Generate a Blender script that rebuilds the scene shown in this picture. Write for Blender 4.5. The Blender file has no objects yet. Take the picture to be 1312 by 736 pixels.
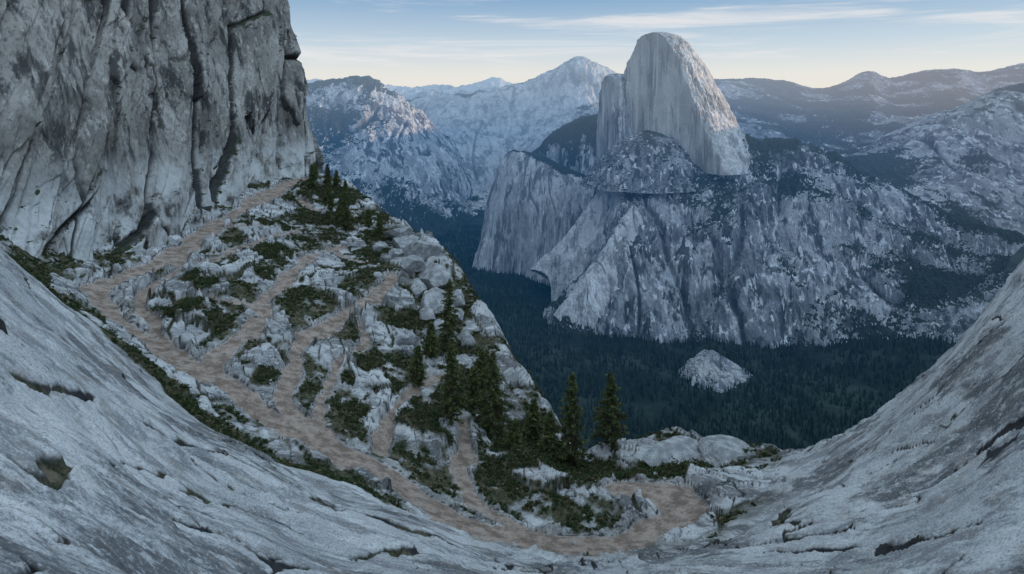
import bpy, math, numpy as np
from mathutils import Vector
rng = np.random.default_rng(7)
scene = bpy.context.scene

# ------------------------------------------------------------------ noise
_p = rng.permutation(256); PERM = np.concatenate([_p, _p, _p]).astype(np.int32)
_a = np.arange(256)*2.399963
G2 = np.stack([np.cos(_a), np.sin(_a)], 1).astype(np.float32)
_g = rng.normal(size=(256, 3)); G3 = (_g/np.linalg.norm(_g, axis=1)[:, None]).astype(np.float32)
RND = rng.random((256, 6)).astype(np.float32)
def _fade(t): return t*t*t*(t*(t*6-15)+10)
def pn2(x, y):
    xf = np.floor(x); yf = np.floor(y)
    xi = xf.astype(np.int32) & 255; yi = yf.astype(np.int32) & 255
    fx = (x-xf).astype(np.float32); fy = (y-yf).astype(np.float32)
    u = _fade(fx); v = _fade(fy)
    def g(ix, iy, dx, dy):
        h = PERM[PERM[ix]+iy]
        return G2[h, 0]*dx+G2[h, 1]*dy
    a = g(xi, yi, fx, fy); b = g(xi+1, yi, fx-1, fy)
    c = g(xi, yi+1, fx, fy-1); d = g(xi+1, yi+1, fx-1, fy-1)
    return ((a+(b-a)*u)+((c+(d-c)*u)-(a+(b-a)*u))*v)*1.5
def pn3(x, y, z):
    xf = np.floor(x); yf = np.floor(y); zf = np.floor(z)
    xi = xf.astype(np.int32) & 255; yi = yf.astype(np.int32) & 255; zi = zf.astype(np.int32) & 255
    fx = (x-xf); fy = (y-yf); fz = (z-zf)
    u = _fade(fx); v = _fade(fy); w = _fade(fz)
    def g(a, b, c):
        h = PERM[PERM[PERM[xi+a]+yi+b]+zi+c]
        return G3[h, 0]*(fx-a)+G3[h, 1]*(fy-b)+G3[h, 2]*(fz-c)
    x00 = g(0,0,0); x00 = x00+(g(1,0,0)-x00)*u
    x10 = g(0,1,0); x10 = x10+(g(1,1,0)-x10)*u
    x01 = g(0,0,1); x01 = x01+(g(1,0,1)-x01)*u
    x11 = g(0,1,1); x11 = x11+(g(1,1,1)-x11)*u
    y0 = x00+(x10-x00)*v; y1 = x01+(x11-x01)*v
    return (y0+(y1-y0)*w)*1.5
def fbm2(x, y, o=4, r=0.5):
    s = 0; a = 1; t = 0
    for i in range(o):
        s = s+a*pn2(x+i*17.3, y+i*9.1); t += a; a *= r; x = x*2.03; y = y*2.03
    return s/t
def fbm3(x, y, z, o=4, r=0.5, ridged=False):
    s = 0; a = 1; t = 0
    for i in range(o):
        n = pn3(x+i*7.3, y+i*3.1, z+i*5.7)
        if ridged: n = 1-2*np.abs(n)
        s = s+a*n; t += a; a *= r; x = x*2.03; y = y*2.03; z = z*2.03
    return s/t
def worley(x, y):
    xf = np.floor(x); yf = np.floor(y); xi = xf.astype(np.int32); yi = yf.astype(np.int32)
    f1 = np.full(x.shape, 9.0, np.float32); f2 = f1.copy(); hid = np.zeros(x.shape, np.int32)
    ox = np.zeros(x.shape, np.float32); oy = ox.copy()
    for i in (-1, 0, 1):
        for j in (-1, 0, 1):
            h = PERM[PERM[(xi+i) & 255]+((yi+j) & 255)]
            dx = (xf+i+0.1+0.8*RND[h, 0]-x).astype(np.float32); dy = (yf+j+0.1+0.8*RND[h, 1]-y).astype(np.float32)
            d = np.sqrt(dx*dx+dy*dy); c = d < f1
            f2 = np.where(c, f1, np.minimum(f2, d)); f1 = np.where(c, d, f1)
            hid = np.where(c, h, hid); ox = np.where(c, -dx, ox); oy = np.where(c, -dy, oy)
    return hid, ox, oy, f2-f1
def blocks(x, y, tilt=1.0):
    h, ox, oy, e = worley(x, y)
    return (RND[h, 2]-0.5)+tilt*((RND[h, 3]-0.5)*ox+(RND[h, 4]-0.5)*oy)*2, e, RND[h, 5]
def sstep(a, b, x):
    t = np.clip((x-a)/(b-a), 0, 1); return t*t*(3-2*t)

# ------------------------------------------------------------------ mesh helpers
def make_obj(name, verts, faces, mat=None, attrs=None, parent=None, smooth=True):
    me = bpy.data.meshes.new(name)
    verts = np.asarray(verts, np.float32); faces = np.ascontiguousarray(np.asarray(faces, np.int32))
    n = faces.shape[1]; F = faces.shape[0]
    me.vertices.add(len(verts)); me.vertices.foreach_set('co', verts.ravel())
    me.loops.add(F*n); me.loops.foreach_set('vertex_index', faces.ravel())
    me.polygons.add(F)
    me.polygons.foreach_set('loop_start', np.arange(F, dtype=np.int32)*n)
    me.update(calc_edges=True)
    me.polygons.foreach_set('use_smooth', np.full(F, smooth, dtype=bool))
    if attrs:
        for k, a in attrs.items():
            at = me.attributes.new(k, 'FLOAT', 'POINT'); at.data.foreach_set('value', np.asarray(a, np.float32).ravel())
    me.update()
    ob = bpy.data.objects.new(name, me); scene.collection.objects.link(ob)
    if mat: me.materials.append(mat)
    if parent: ob.parent = parent
    return ob
def grid_faces(nv, nu, flip=False):
    i = np.arange(nv*nu).reshape(nv, nu)
    f = np.stack([i[:-1, :-1], i[:-1, 1:], i[1:, 1:], i[1:, :-1]], -1).reshape(-1, 4)
    return f[:, ::-1] if flip else f
def empty(name):
    e = bpy.data.objects.new(name, None); scene.collection.objects.link(e); return e
def cr_interp(P, n):
    R = P.shape[0]
    Pp = np.concatenate([2*P[:1]-P[1:2], P, 2*P[-1:]-P[-2:-1]], 0)
    t = np.linspace(0, R-1, n); i = np.minimum(t.astype(int), R-2); f = (t-i)
    f = f.reshape((-1,)+(1,)*(P.ndim-1))
    a, b, c, d = Pp[i], Pp[i+1], Pp[i+2], Pp[i+3]
    return 0.5*((2*b)+(-a+c)*f+(2*a-5*b+4*c-d)*f**2+(-a+3*b-3*c+d)*f**3)
def loft(rows, nv, nu):
    P = np.array(rows, float)
    P = cr_interp(P, nv)
    P = cr_interp(np.swapaxes(P, 0, 1), nu)
    return np.swapaxes(P, 0, 1)
def gnormals(P):
    du = np.gradient(P, axis=1); dv = np.gradient(P, axis=0)
    n = np.cross(du, dv); n /= (np.linalg.norm(n, axis=2, keepdims=True)+1e-9)
    return n
def rock_disp(P, amp, lam, vert=7.0, flute=0.6, seed=0, fine=0.5, outward=None):
    n = gnormals(P)
    if outward is None: outward = np.array([0, -1, 0.4])
    s = np.sign((n*outward).sum(2).mean()); n = n*s
    x, y, z = P[..., 0]+seed*311, P[..., 1]+seed*97, P[..., 2]
    wx = 0.35*lam*fbm3(x/lam/1.5, y/lam/1.5, z/lam/3, 3)
    a = fbm3((x+wx)/lam, (y+wx)/lam, z/lam/1.5, 6, 0.55)
    b = fbm3((x+wx)/lam*2.2, (y+wx)/lam*1.2, (z+wx)/lam*1.8/vert, 5, 0.55, ridged=True)
    g = -np.exp(-(pn3((x+wx)/lam*1.6+40, (y+wx)/lam*0.8, z/lam/4)/0.07)**2)*sstep(-0.2, 0.3, pn3(x/lam/1.3, y/lam, z/lam/1.3+9))
    c = fbm3(x/lam*8, y/lam*5, z/lam*2.5, 5, 0.6, ridged=True)
    d = amp*((1-flute)*1.3*a+flute*b*0.75+0.25*g+fine*0.30*c)
    nz = np.abs(n[..., 2])
    lam2 = lam*0.9
    vn = fbm3(x/lam2, y/lam2, z/lam2, 6, 0.6)
    return P+n*d[..., None], nz, vn, g, s < 0

# ------------------------------------------------------------------ material helpers
class NT:
    def __init__(s, name):
        s.m = bpy.data.materials.new(name); s.m.use_nodes = True
        s.t = s.m.node_tree; s.n = s.t.nodes; s.l = s.t.links
        s.b = s.n['Principled BSDF']
        s.tc = s.n.new('ShaderNodeTexCoord').outputs['Object']
        s.b.inputs['Roughness'].default_value = 0.9
        s.b.inputs['Specular IOR Level'].default_value = 0.2
    def noise(s, scale, detail=6, rough=0.55, stretch=None, dist=0.0, vec=None):
        n = s.n.new('ShaderNodeTexNoise'); n.inputs['Scale'].default_value = scale
        n.inputs['Detail'].default_value = min(detail, 6); n.inputs['Roughness'].default_value = rough
        n.inputs['Distortion'].default_value = dist
        v = vec if vec is not None else s.tc
        if stretch:
            mp = s.n.new('ShaderNodeMapping'); mp.inputs['Scale'].default_value = stretch[:3]
            s.l.new(v, mp.inputs['Vector']); v = mp.outputs[0]
        s.l.new(v, n.inputs['Vector']); return n.outputs['Fac']
    def ramp(s, v, a, b, lo=0.0, hi=1.0):
        r = s.n.new('ShaderNodeMapRange'); r.interpolation_type = 'SMOOTHSTEP'
        s.l.new(v, r.inputs['Value'])
        if a > b: a, b, lo, hi = b, a, hi, lo
        r.inputs['From Min'].default_value = a; r.inputs['From Max'].default_value = b
        r.inputs['To Min'].default_value = lo; r.inputs['To Max'].default_value = hi
        return r.outputs[0]
    def math(s, op, a, b=0.0):
        r = s.n.new('ShaderNodeMath'); r.operation = op
        for k, v in ((0, a), (1, b)):
            if hasattr(v, 'links'): s.l.new(v, r.inputs[k])
            else: r.inputs[k].default_value = v
        return r.outputs[0]
    def mix(s, f, a, b, blend='MIX'):
        r = s.n.new('ShaderNodeMix'); r.data_type = 'RGBA'; r.blend_type = blend
        if hasattr(f, 'links'): s.l.new(f, r.inputs[0])
        else: r.inputs[0].default_value = f
        for k, v in ((6, a), (7, b)):
            if hasattr(v, 'links'): s.l.new(v, r.inputs[k])
            else: r.inputs[k].default_value = (*v, 1) if len(v) == 3 else v
        return r.outputs[2]
    def attr(s, name):
        a = s.n.new('ShaderNodeAttribute'); a.attribute_name = name; return a.outputs['Fac']
    def comb(s, a, b, c):
        r = s.n.new('ShaderNodeCombineXYZ')
        for k, v in enumerate((a, b, c)):
            if hasattr(v, 'links'): s.l.new(v, r.inputs[k])
            else: r.inputs[k].default_value = v
        return r.outputs[0]
    def nz(s):
        g = s.n.new('ShaderNodeNewGeometry'); x = s.n.new('ShaderNodeSeparateXYZ')
        s.l.new(g.outputs['Normal'], x.inputs[0]); return x.outputs['Z']
    def pos(s, k='Z'):
        x = s.n.new('ShaderNodeSeparateXYZ'); s.l.new(s.tc, x.inputs[0]); return x.outputs[k]
    def bump(s, h, dist, strength=1.0, prev=None):
        b = s.n.new('ShaderNodeBump'); b.inputs['Distance'].default_value = dist
        b.inputs['Strength'].default_value = strength; s.l.new(h, b.inputs['Height'])
        if prev is not None: s.l.new(prev, b.inputs['Normal'])
        return b.outputs[0]
    def out(s, col, nrm=None):
        s.l.new(col, s.b.inputs['Base Color'])
        if nrm is not None: s.l.new(nrm, s.b.inputs['Normal'])
        return s.m
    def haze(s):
        """painted aerial perspective: surfaces glow in place of air light, thicker with world distance north, deeper blue low down"""
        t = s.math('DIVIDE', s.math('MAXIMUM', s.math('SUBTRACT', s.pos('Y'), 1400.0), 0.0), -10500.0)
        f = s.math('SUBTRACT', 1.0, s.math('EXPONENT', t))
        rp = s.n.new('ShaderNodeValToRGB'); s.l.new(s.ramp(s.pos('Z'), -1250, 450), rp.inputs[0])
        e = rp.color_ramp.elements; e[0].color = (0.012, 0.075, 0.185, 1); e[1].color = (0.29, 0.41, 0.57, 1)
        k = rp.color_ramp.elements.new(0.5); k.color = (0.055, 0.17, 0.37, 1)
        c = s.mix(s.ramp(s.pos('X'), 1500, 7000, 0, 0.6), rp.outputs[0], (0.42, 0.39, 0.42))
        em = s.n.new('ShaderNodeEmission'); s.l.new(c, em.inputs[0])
        mx = s.n.new('ShaderNodeMixShader'); s.l.new(f, mx.inputs[0]); s.l.new(s.b.outputs[0], mx.inputs[1]); s.l.new(em.outputs[0], mx.inputs[2])  # distance veil painted in as emission on the surface itself
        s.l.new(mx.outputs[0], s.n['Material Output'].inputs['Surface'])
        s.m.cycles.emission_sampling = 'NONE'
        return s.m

def mountain_mat(name, lam, light=(0.34,0.35,0.37), mid=(0.17,0.18,0.20), dark=(0.035,0.039,0.048),
                 snow=None, forest=(0.008,0.015,0.014), streak=1.0):
    m = NT(name)
    big = m.noise(1.2/lam, 5, 0.65, (1, 1, 0.5))
    st = m.noise(3.6/lam, 6, 0.62, (1, 1, 0.10), 0.3)
    st2 = m.noise(10.0/lam, 5, 0.6, (1, 1, 0.04), 0.2)
    st3 = m.noise(6.0/lam, 6, 0.66, (1, 1, 0.2), 0.5)
    fin = m.noise(40/lam, 4, 0.7, (1, 1, 0.4))
    c = m.mix(m.ramp(big, 0.42, 0.58), mid, light)
    c = m.mix(m.ramp(st, 0.50, 0.59, 0, 0.85*streak), c, dark)
    c = m.mix(m.ramp(st3, 0.54, 0.62, 0, 0.7*streak), c, dark)
    c = m.mix(m.ramp(st2, 0.55, 0.62, 0, 0.85*streak), c, (0.60, 0.61, 0.63))
    c = m.mix(m.ramp(fin, 0.47, 0.60, 0, 0.25), c, dark)
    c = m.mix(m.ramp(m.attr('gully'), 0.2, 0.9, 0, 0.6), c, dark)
    fr = m.noise(30/lam, 4, 0.75)
    fo = m.mix(m.ramp(fr, 0.35, 0.65), forest, (0.028, 0.040, 0.030))
    c = m.mix(m.ramp(m.math('ADD', m.attr('veg'), m.ramp(fr, 0.3, 0.7, -0.35, 0.35)), 0.40, 0.55), c, fo)
    if snow is not None:
        sz = m.math('ADD', m.pos(), m.ramp(m.noise(4/lam, 6, 0.7), 0.3, 0.7, -250, 250))
        c = m.mix(m.ramp(sz, snow, snow+200), c, (0.60, 0.60, 0.60))
    nb = m.bump(m.noise(9/lam, 5, 0.6, (1, 1, 0.25)), lam*0.05)
    nb = m.bump(fin, lam*0.005, 0.6, nb)
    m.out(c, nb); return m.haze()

# ------------------------------------------------------------------ trails (world metres: east, north, up)
T1 = [(-77.9,230,-28.2),(-77.7,185,-30.5),(-74.3,150,-31.9),(-70.6,128,-32.8),(-72.0,115,-32.3),(-69.7,104,-32.2),
      (-60.7,96,-33.6),(-52.4,90,-34.5),(-44.2,85,-35.9),(-38.5,82,-36.9),(-32.2,79,-38.7),(-24.3,76,-41),(-17.2,74,-42.7),
      (-10.3,71,-44.6),(-4.8,68,-45.7),(0.3,67,-46.7),(7,66.5,-46.8),(13.7,67,-46.9),(18.4,70,-46.6),(19,76,-47.5),(14,79,-48.3)]
T2 = [(-43.2,160,-37),(-47.4,148,-37),(-46.4,122,-36.3),(-42.5,105,-36.5),(-42.8,94,-36.4),(-41.3,86,-36.6)]
T3 = [(-27.3,140,-38.9),(-28.5,128,-39.2),(-31.6,112,-39.2),(-34.5,103,-38.9),(-32.7,92,-39.1),(-29.9,83,-39.4),(-24.6,78.5,-41)]
T4 = [(-11.2,104,-45.5),(-16.2,97,-45.1),(-17.3,86,-44.6),(-17.2,79,-44.2)]
T5 = [(-6.1,95,-49.3),(-6.2,88,-49),(-7.5,82,-48.4),(-5.1,76,-47.7),(-0.5,72,-47.5),(3.7,68,-47.2)]
T6 = [(-38.2,185,-36.8),(-52.5,178,-35.6),(-60.4,158,-34),(-63.7,139,-33.4),(-64.3,121,-32.8),(-63.6,109,-32.9),(-56.5,98,-33.7),(-50.3,91,-35.3)]
T8 = [(-30,116,0),(-25.5,110,0),(-26.8,101,0),(-27.5,92,0),(-25,84,0),(-23,77,0)]
T9 = [(-76,205,0),(-66,198,0),(-57,193,0),(-47,193,0)]
T10 = [(-73,158,0),(-65,164,0),(-56,164,0),(-48,160,0),(-40,152,0),(-34,148,0)]
T11 = [(-60,96,0),(-57,104,0),(-53,109,0),(-46,110,0),(-42,104,0)]
TR = [(T1,2.4),(T2,1.5),(T3,1.4),(T4,0.9),(T5,1.1),(T6,0.95),(T8,0.8),(T9,1.0),(T10,0.9),(T11,0.7)]
EDGE = [(-400,300,-30),(-150,280,-30),(-90,265,-30),(-64,238,-30.5),(-44,205,-35.5),(-24.5,171,-37),(-15.4,152,-38),(-9.7,139,-43.4),
        (-5,128,-46.4),(0.6,116,-49.3),(4.5,107,-52.2),(6.4,102,-53),(9.8,95,-53.5),(15.5,97,-53.8),(27,97,-51.6),(34.5,90,-49.7),
        (37.3,80,-45),(40.5,73,-37.4),(45.6,67,-27.8),(48.3,64,-21.6),(50.8,62,-15.9),(58,61,-8),(75,62,8),(120,72,45),(220,100,110)]
CP = [(-39.4,48,-13.2),(-34.8,50,-19.4),(-30.8,54,-26),(-25.8,58,-31.9),(-19.2,60,-35.6),(-11.7,60,-39),(-2.7,60,-42.8),
      (-9.8,12,-9.1),(-18,22,-11.6),(-27.9,34,-12.8),(-11.4,20,-15.2),(-19.4,34,-20.8),(-9.6,30,-22.7),(-14.4,45,-29.8),
      (-3.1,44,-33.3),(6.8,52,-39.4),(16.5,54,-39.8),(22.4,52,-35.8),(21,38,-28.8),(23,28,-21.2),(29.5,36,-21.2),(39.4,48,-19.2),
      (32.6,48,-28.2),(31.3,62,-38),(24.4,80,-48),(60,45,5),(60,30,12),(45,20,0),(40,5,8),(-60,50,3),(-50,25,6),(-30,5,2),
      (0,5,-13),(0,20,-22),(15,12,-18),(-69,90,-24.8),(-54.6,80,-28),(-42,74,-32.4),(-34,70,-35.4),(-25.7,67,-38.6),(-17.5,65,-40.1),
      (-16.2,135,-42.3),(-26,97,-42.4),(8.9,90,-52.8),(0.5,95,-51.5),(3.7,86,-50.5),(-12,115,-46.5),(-90,130,-27),(-100,160,-27),(-100,200,-26),
      (-95,95,-10),(-110,60,10),(-110,20,25),(110,40,50),(150,60,80),(110,10,50),(200,60,110),(-200,60,60),(-200,150,0),(-82,112,-28)]
CRACKS = [[(-19,21),(-15.6,21),(-16.7,24),(-16,28),(-13,31)], [(-29,29),(-24.6,32),(-25.5,37),(-24.3,41),(-20,45)], [(27,62),(25.5,58),(24,56),(24.5,52)],
          [(20,49),(22.7,45),(23.5,40),(26,35)], [(13,56),(16.5,54),(22,50.5),(25,46)], [(-12,16),(-9,20),(-7,27),(-6,36)], [(-22,52),(-15,51),(-8,51),(0,54)],
          [(33,46),(36,40),(38,33)], [(-10,38),(-6,43),(2,47),(9,48)]]

ctrl = np.array([p for t, _ in TR[:6] for p in t]+EDGE[1:]+CP, float)
_k = np.round(ctrl[:, :2]/2.0); _, ui = np.unique(_k, axis=0, return_index=True); ctrl = ctrl[np.sort(ui)]
N = len(ctrl); SC = 50.0
def tpsU(d2): return 0.5*d2*np.log(d2+1e-9)
xy = ctrl[:, :2]/SC
K = tpsU(((xy[:, None]-xy[None])**2).sum(2))+np.eye(N)*0.0015
Pm = np.c_[np.ones(N), xy]
A = np.block([[K, Pm], [Pm.T, np.zeros((3, 3))]])
sol = np.linalg.solve(A, np.r_[ctrl[:, 2], 0, 0, 0])
W, Af = sol[:N].astype(np.float32), sol[N:]
def tps(x, y):
    out = np.empty(x.size, np.float32); xf = (x.ravel()/SC).astype(np.float32); yf = (y.ravel()/SC).astype(np.float32)
    for s in range(0, x.size, 60000):
        a = xf[s:s+60000]; b = yf[s:s+60000]
        d2 = (a[:, None]-xy[:, 0].astype(np.float32))**2+(b[:, None]-xy[:, 1].astype(np.float32))**2
        out[s:s+60000] = tpsU(d2)@W+Af[0]+Af[1]*a+Af[2]*b
    return out.reshape(x.shape)
def linres(pts, step, curve=False):
    P = np.array(pts, float)
    if curve: P = cr_interp(P, len(pts)*20)
    L = np.r_[0, np.cumsum(np.linalg.norm(np.diff(P[:, :2], axis=0), axis=1))]
    t = np.arange(0, L[-1], step); return np.stack([np.interp(t, L, P[:, k]) for k in range(P.shape[1])], 1)

NI, NJ = 1500, 1050
sarr = np.linspace(-1, 1, NI); uarr = 0.86*sarr+0.75*sarr**7
Y0, Y1 = 2.5, 640.0
yarr = Y0*(Y1/Y0)**(np.arange(NJ)/(NJ-1))
yy = np.repeat(yarr[:, None], NI, 1); xx = uarr[None, :]*(yy+12)
zb = tps(xx, yy)

dn = np.full(xx.shape, 99.0, np.float32)
sel = (yy > 52) & (yy < 245) & (xx > -95) & (xx < 40)
sx0 = xx[sel]; sy0 = yy[sel]
sx = (sx0+2.4*fbm2(sx0/11, sy0/11, 3)).astype(np.float32); sy = (sy0+2.4*fbm2(sx0/11+30, sy0/11+9, 3)).astype(np.float32); sd = np.full(sx.shape, 99.0, np.float32)
for T, w in TR:
    R = linres(T, 1.0, True).astype(np.float32)
    bb = (sx > R[:, 0].min()-9) & (sx < R[:, 0].max()+9) & (sy > R[:, 1].min()-9) & (sy < R[:, 1].max()+9)
    idx = np.nonzero(bb)[0]
    for s in range(0, len(idx), 80000):
        q = idx[s:s+80000]
        d = np.sqrt(((sx[q, None]-R[:, 0])**2+(sy[q, None]-R[:, 1])**2).min(1))/w
        sd[q] = np.minimum(sd[q], d)
dn[sel] = sd
dcr = np.full(xx.shape, 99.0, np.float32)
sel = (yy > 10) & (yy < 66) & (np.abs(xx) < 46)
cx_ = xx[sel]; cy_ = yy[sel]
wxc = (cx_+1.6*fbm2(cx_/4, cy_/4, 4)).astype(np.float32); wyc = (cy_+1.6*fbm2(cx_/4+8, cy_/4, 4)).astype(np.float32); cd_ = np.full(wxc.shape, 99.0, np.float32)
for C in CRACKS:
    R = linres(C, 0.5, True).astype(np.float32); wd = 0.15+0.45*np.sin(np.linspace(0, 3.14, len(R)))**0.7
    idx = np.nonzero((wxc > R[:, 0].min()-3) & (wxc < R[:, 0].max()+3) & (wyc > R[:, 1].min()-3) & (wyc < R[:, 1].max()+3))[0]
    d = (np.sqrt((wxc[idx, None]-R[:, 0])**2+(wyc[idx, None]-R[:, 1])**2)/wd.astype(np.float32)).min(1)
    cd_[idx] = np.minimum(cd_[idx], d)
dcr[sel] = cd_
ER = linres(EDGE, 2.0).astype(np.float32)
poly = EDGE+[(600,-100,0),(-600,-100,0)]
inside = np.zeros(xx.shape, bool)
for k in range(len(poly)):
    x1, y1 = poly[k][:2]; x2, y2 = poly[(k+1) % len(poly)][:2]
    c = ((y1 > yy) != (y2 > yy)) & (xx < (x2-x1)*(yy-y1)/(y2-y1+1e-9)+x1)
    inside ^= c
outd = np.zeros(xx.shape, np.float32); oz = zb.copy()
idx = np.nonzero(~inside.ravel())[0]; xr = xx.ravel().astype(np.float32); yr = yy.ravel().astype(np.float32)
od = outd.ravel(); ozr = oz.ravel()
for s in range(0, len(idx), 60000):
    q = idx[s:s+60000]
    d2 = (xr[q, None]-ER[:, 0])**2+(yr[q, None]-ER[:, 1])**2
    m = d2.argmin(1); od[q] = np.sqrt(d2[np.arange(len(q)), m]); ozr[q] = ER[m, 2]
outd = od.reshape(xx.shape); oz = ozr.reshape(xx.shape)
zb = np.where(inside, zb, oz+(zb-oz)*np.exp(-outd/3))
drop = np.where(outd < 4, outd**2*0.25, 4+(outd-4)*2.6)

lx = [-200,-80,-69,-54,-42,-34,-26,-17,-5,8,20,30,36,45,60]
ly = [130,98,90,80,74,70,67,65,63,61.5,62,70,84,110,110]
rough = sstep(-3, 4, yy-np.interp(xx, lx, ly)+2*pn2(xx/6, yy/6))
# --- smooth exfoliating slabs: p runs along the sheets, q across them
bl = sstep(0, 18, xx)
qq = (-0.3*xx+0.95*yy)*(1-bl)+(0.75*xx+0.65*yy)*bl
pp = (0.95*xx+0.3*yy)*(1-bl)+(0.65*xx-0.75*yy)*bl
wv = fbm2(xx/26, yy/26, 4)
slab = 1.5*fbm2(xx/18, yy/18, 3)
val = qq*0.12+1.9*wv+0.12*fbm2(xx/2.5, yy/2.5, 4)
fr = val-np.floor(val)
sm = sstep(-0.22, -0.02, fbm2(xx/14+40, yy/14+5, 3))
slab += sm*0.9*(fr-sstep(0.94, 1.0, fr))-0.4*sm
crk = sm*np.exp(-((fr-0.972)/0.034)**2)*sstep(-0.25, 0.15, fbm2(xx/6+3, yy/6+70, 4))
v2 = qq*0.38+1.8*fbm2(xx/12+9, yy/12, 4)+0.14*fbm2(xx/1.5, yy/1.5, 3); f2 = v2-np.floor(v2)
sm2 = sstep(-0.08, 0.12, fbm2(xx/9+140, yy/9+75, 3))
slab += sm2*0.30*(f2-sstep(0.90, 1.0, f2))
crk = np.maximum(crk, 0.85*sm2*np.exp(-((f2-0.955)/0.05)**2)*sstep(-0.15, 0.2, fbm2(xx/4+33, yy/4+7, 4)))
cj = np.abs(fbm2(pp/16+5, qq/10+31, 4)); crj = np.exp(-(cj/0.011)**2)*sstep(-0.05, 0.15, fbm2(xx/12+77, yy/12, 2))
slab -= 0.35*crj; crk = np.maximum(crk, crj)
big_c = 1-sstep(0.4, 1.0, dcr*(1+0.7*fbm2(xx/1.3, yy/1.3, 3)))
slab -= 0.40*big_c
crk = np.maximum(crk, big_c)
slab += 0.30*fbm2(pp/7, qq/2.0, 5, 0.6)+0.07*fbm2(xx/0.7, yy/0.7, 3, 0.6)
# --- broken ledges: tilted granite blocks with soil between
wx1 = 1.3*fbm2(xx/5, yy/5, 4); wy1 = 1.3*fbm2(xx/5+50, yy/5+20, 4)
a1 = (0.8*xx+0.6*yy); b1 = (-0.6*xx+0.8*yy)
B1, E1, K1 = blocks((a1+wx1)/5.5, (b1+wy1)/10.0, 0.8)
B2, E2, K2 = blocks((a1+wx1*0.6)/2.2+7, (b1+wy1*0.6)/4.0, 0.9)
w1 = fbm2(xx/16+3, yy/16+8, 4)
lowz = 1-0.45*(1-sstep(60, 95, yy))
rk = sstep(0.42, 0.52, K1+0.35*w1+0.18*fbm2(xx/2.5, yy/2.5, 3))
j1 = 1-sstep(0.0, 0.10, E1); j2 = 1-sstep(0.0, 0.12, E2)
ledge = 1.6*w1+lowz*rk*(0.6+1.5*B1+0.65*B2-0.5*j1-0.30*j2)+0.28*fbm2(xx/2, yy/2, 4, 0.55)+0.10*fbm2(xx/0.5, yy/0.5, 2)
det = slab*(1-rough)+ledge*rough
nd = dn*(1+0.32*fbm2(xx/3, yy/3, 3)+0.6*fbm2(xx/20+4, yy/20+90, 2))
tm = 1-sstep(0.9, 1.6, nd)
trail = 1-sstep(0.92, 1.12, nd)
z = zb+det*(1-tm)+tm*(-0.45+0.10*fbm2(xx/1.2, yy/1.2, 3))
rim = np.exp(-((nd-1.42)/0.20)**2)*sstep(-0.3, 0.05, pn2(xx/3.5, yy/3.5))*rough
z += 0.55*rim*(0.7+1.2*B2)
z = np.where(outd > 0, z-drop+sstep(3, 14, outd)*(4*blocks((a1+z*0.6)/9, b1/9)[0]+5*fbm2(xx/14, (yy+z)/20, 5)), z)
z = np.maximum(z, -1260)
BL = [(-61,215,13),(-57.6,182,8),(-48.8,187,9),(-64,168,5),(-57,145,5),(-54,101,4.2),(-57,114,3.5),(-24,103,3.5),(-11.7,116,5),
      (-12.8,88,3.5),(0.5,95,6.5),(3.7,87,5),(-1.7,85,3),(-41,119,3.2),(-34,155,5),(16.4,82,4),(-34.4,88,2.3),(-38,138,4),(-20,122,3),
      (-70,200,7),(-52,160,4),(-36,172,6),(10,90,4),(-50,128,3),(-22,88,2.2),(22,84,2.5),(-8,104,3.5),(-86,112,3),(-47,99,2)]
bv = np.zeros(xx.shape, np.float32)
for bx, by, br in BL: bv = np.maximum(bv, np.exp(-((xx-bx)**2+(yy-by)**2)/(br*br)).astype(np.float32))
line = np.interp(xx, [-75,-69,-54.6,-42,-34,-25.7,-17.5,-8], [93,87.5,78,72,68,65.2,63.5,61.8])
strip = np.exp(-((yy-line)/3.0)**2)*sstep(-84, -74, xx)*(1-sstep(-14, -8, xx))
vn = fbm2(xx/5+60, yy/5+12, 5, 0.6)
veg = sstep(0.40, 0.58, np.maximum(bv, strip)+0.6*vn+0.05)
veg = np.maximum(veg, rough*(1-rk)*sstep(-0.32, -0.05, vn))
veg = np.maximum(veg, rough*j1*0.9)
veg *= sstep(1.05, 1.4, nd)*(outd < 5)*(1-0.8*rim)
slabveg = (1-rough)*crk*sstep(0.0, 0.2, fbm2(xx/5+11, yy/5, 3))
crk = crk*(1-rough)*(1-tm)+rough*rk*(1-tm)*0.7*np.maximum(j2*0.8, j1)*(outd < 3)
crk = np.maximum(crk, 0.6*rough*np.exp(-((nd-1.12)/0.06)**2)*(outd < 1))
veg = np.maximum(veg, slabveg*(outd < 1))

def lookup(x, y, arr):
    j = np.clip(np.round(np.log(np.asarray(y)/Y0)/math.log(Y1/Y0)*(NJ-1)).astype(int), 0, NJ-1)
    i = np.clip(np.round(np.interp(np.asarray(x)/(np.asarray(y)+12), uarr, np.arange(NI))).astype(int), 0, NI-1)
    return arr[j, i]

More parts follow.
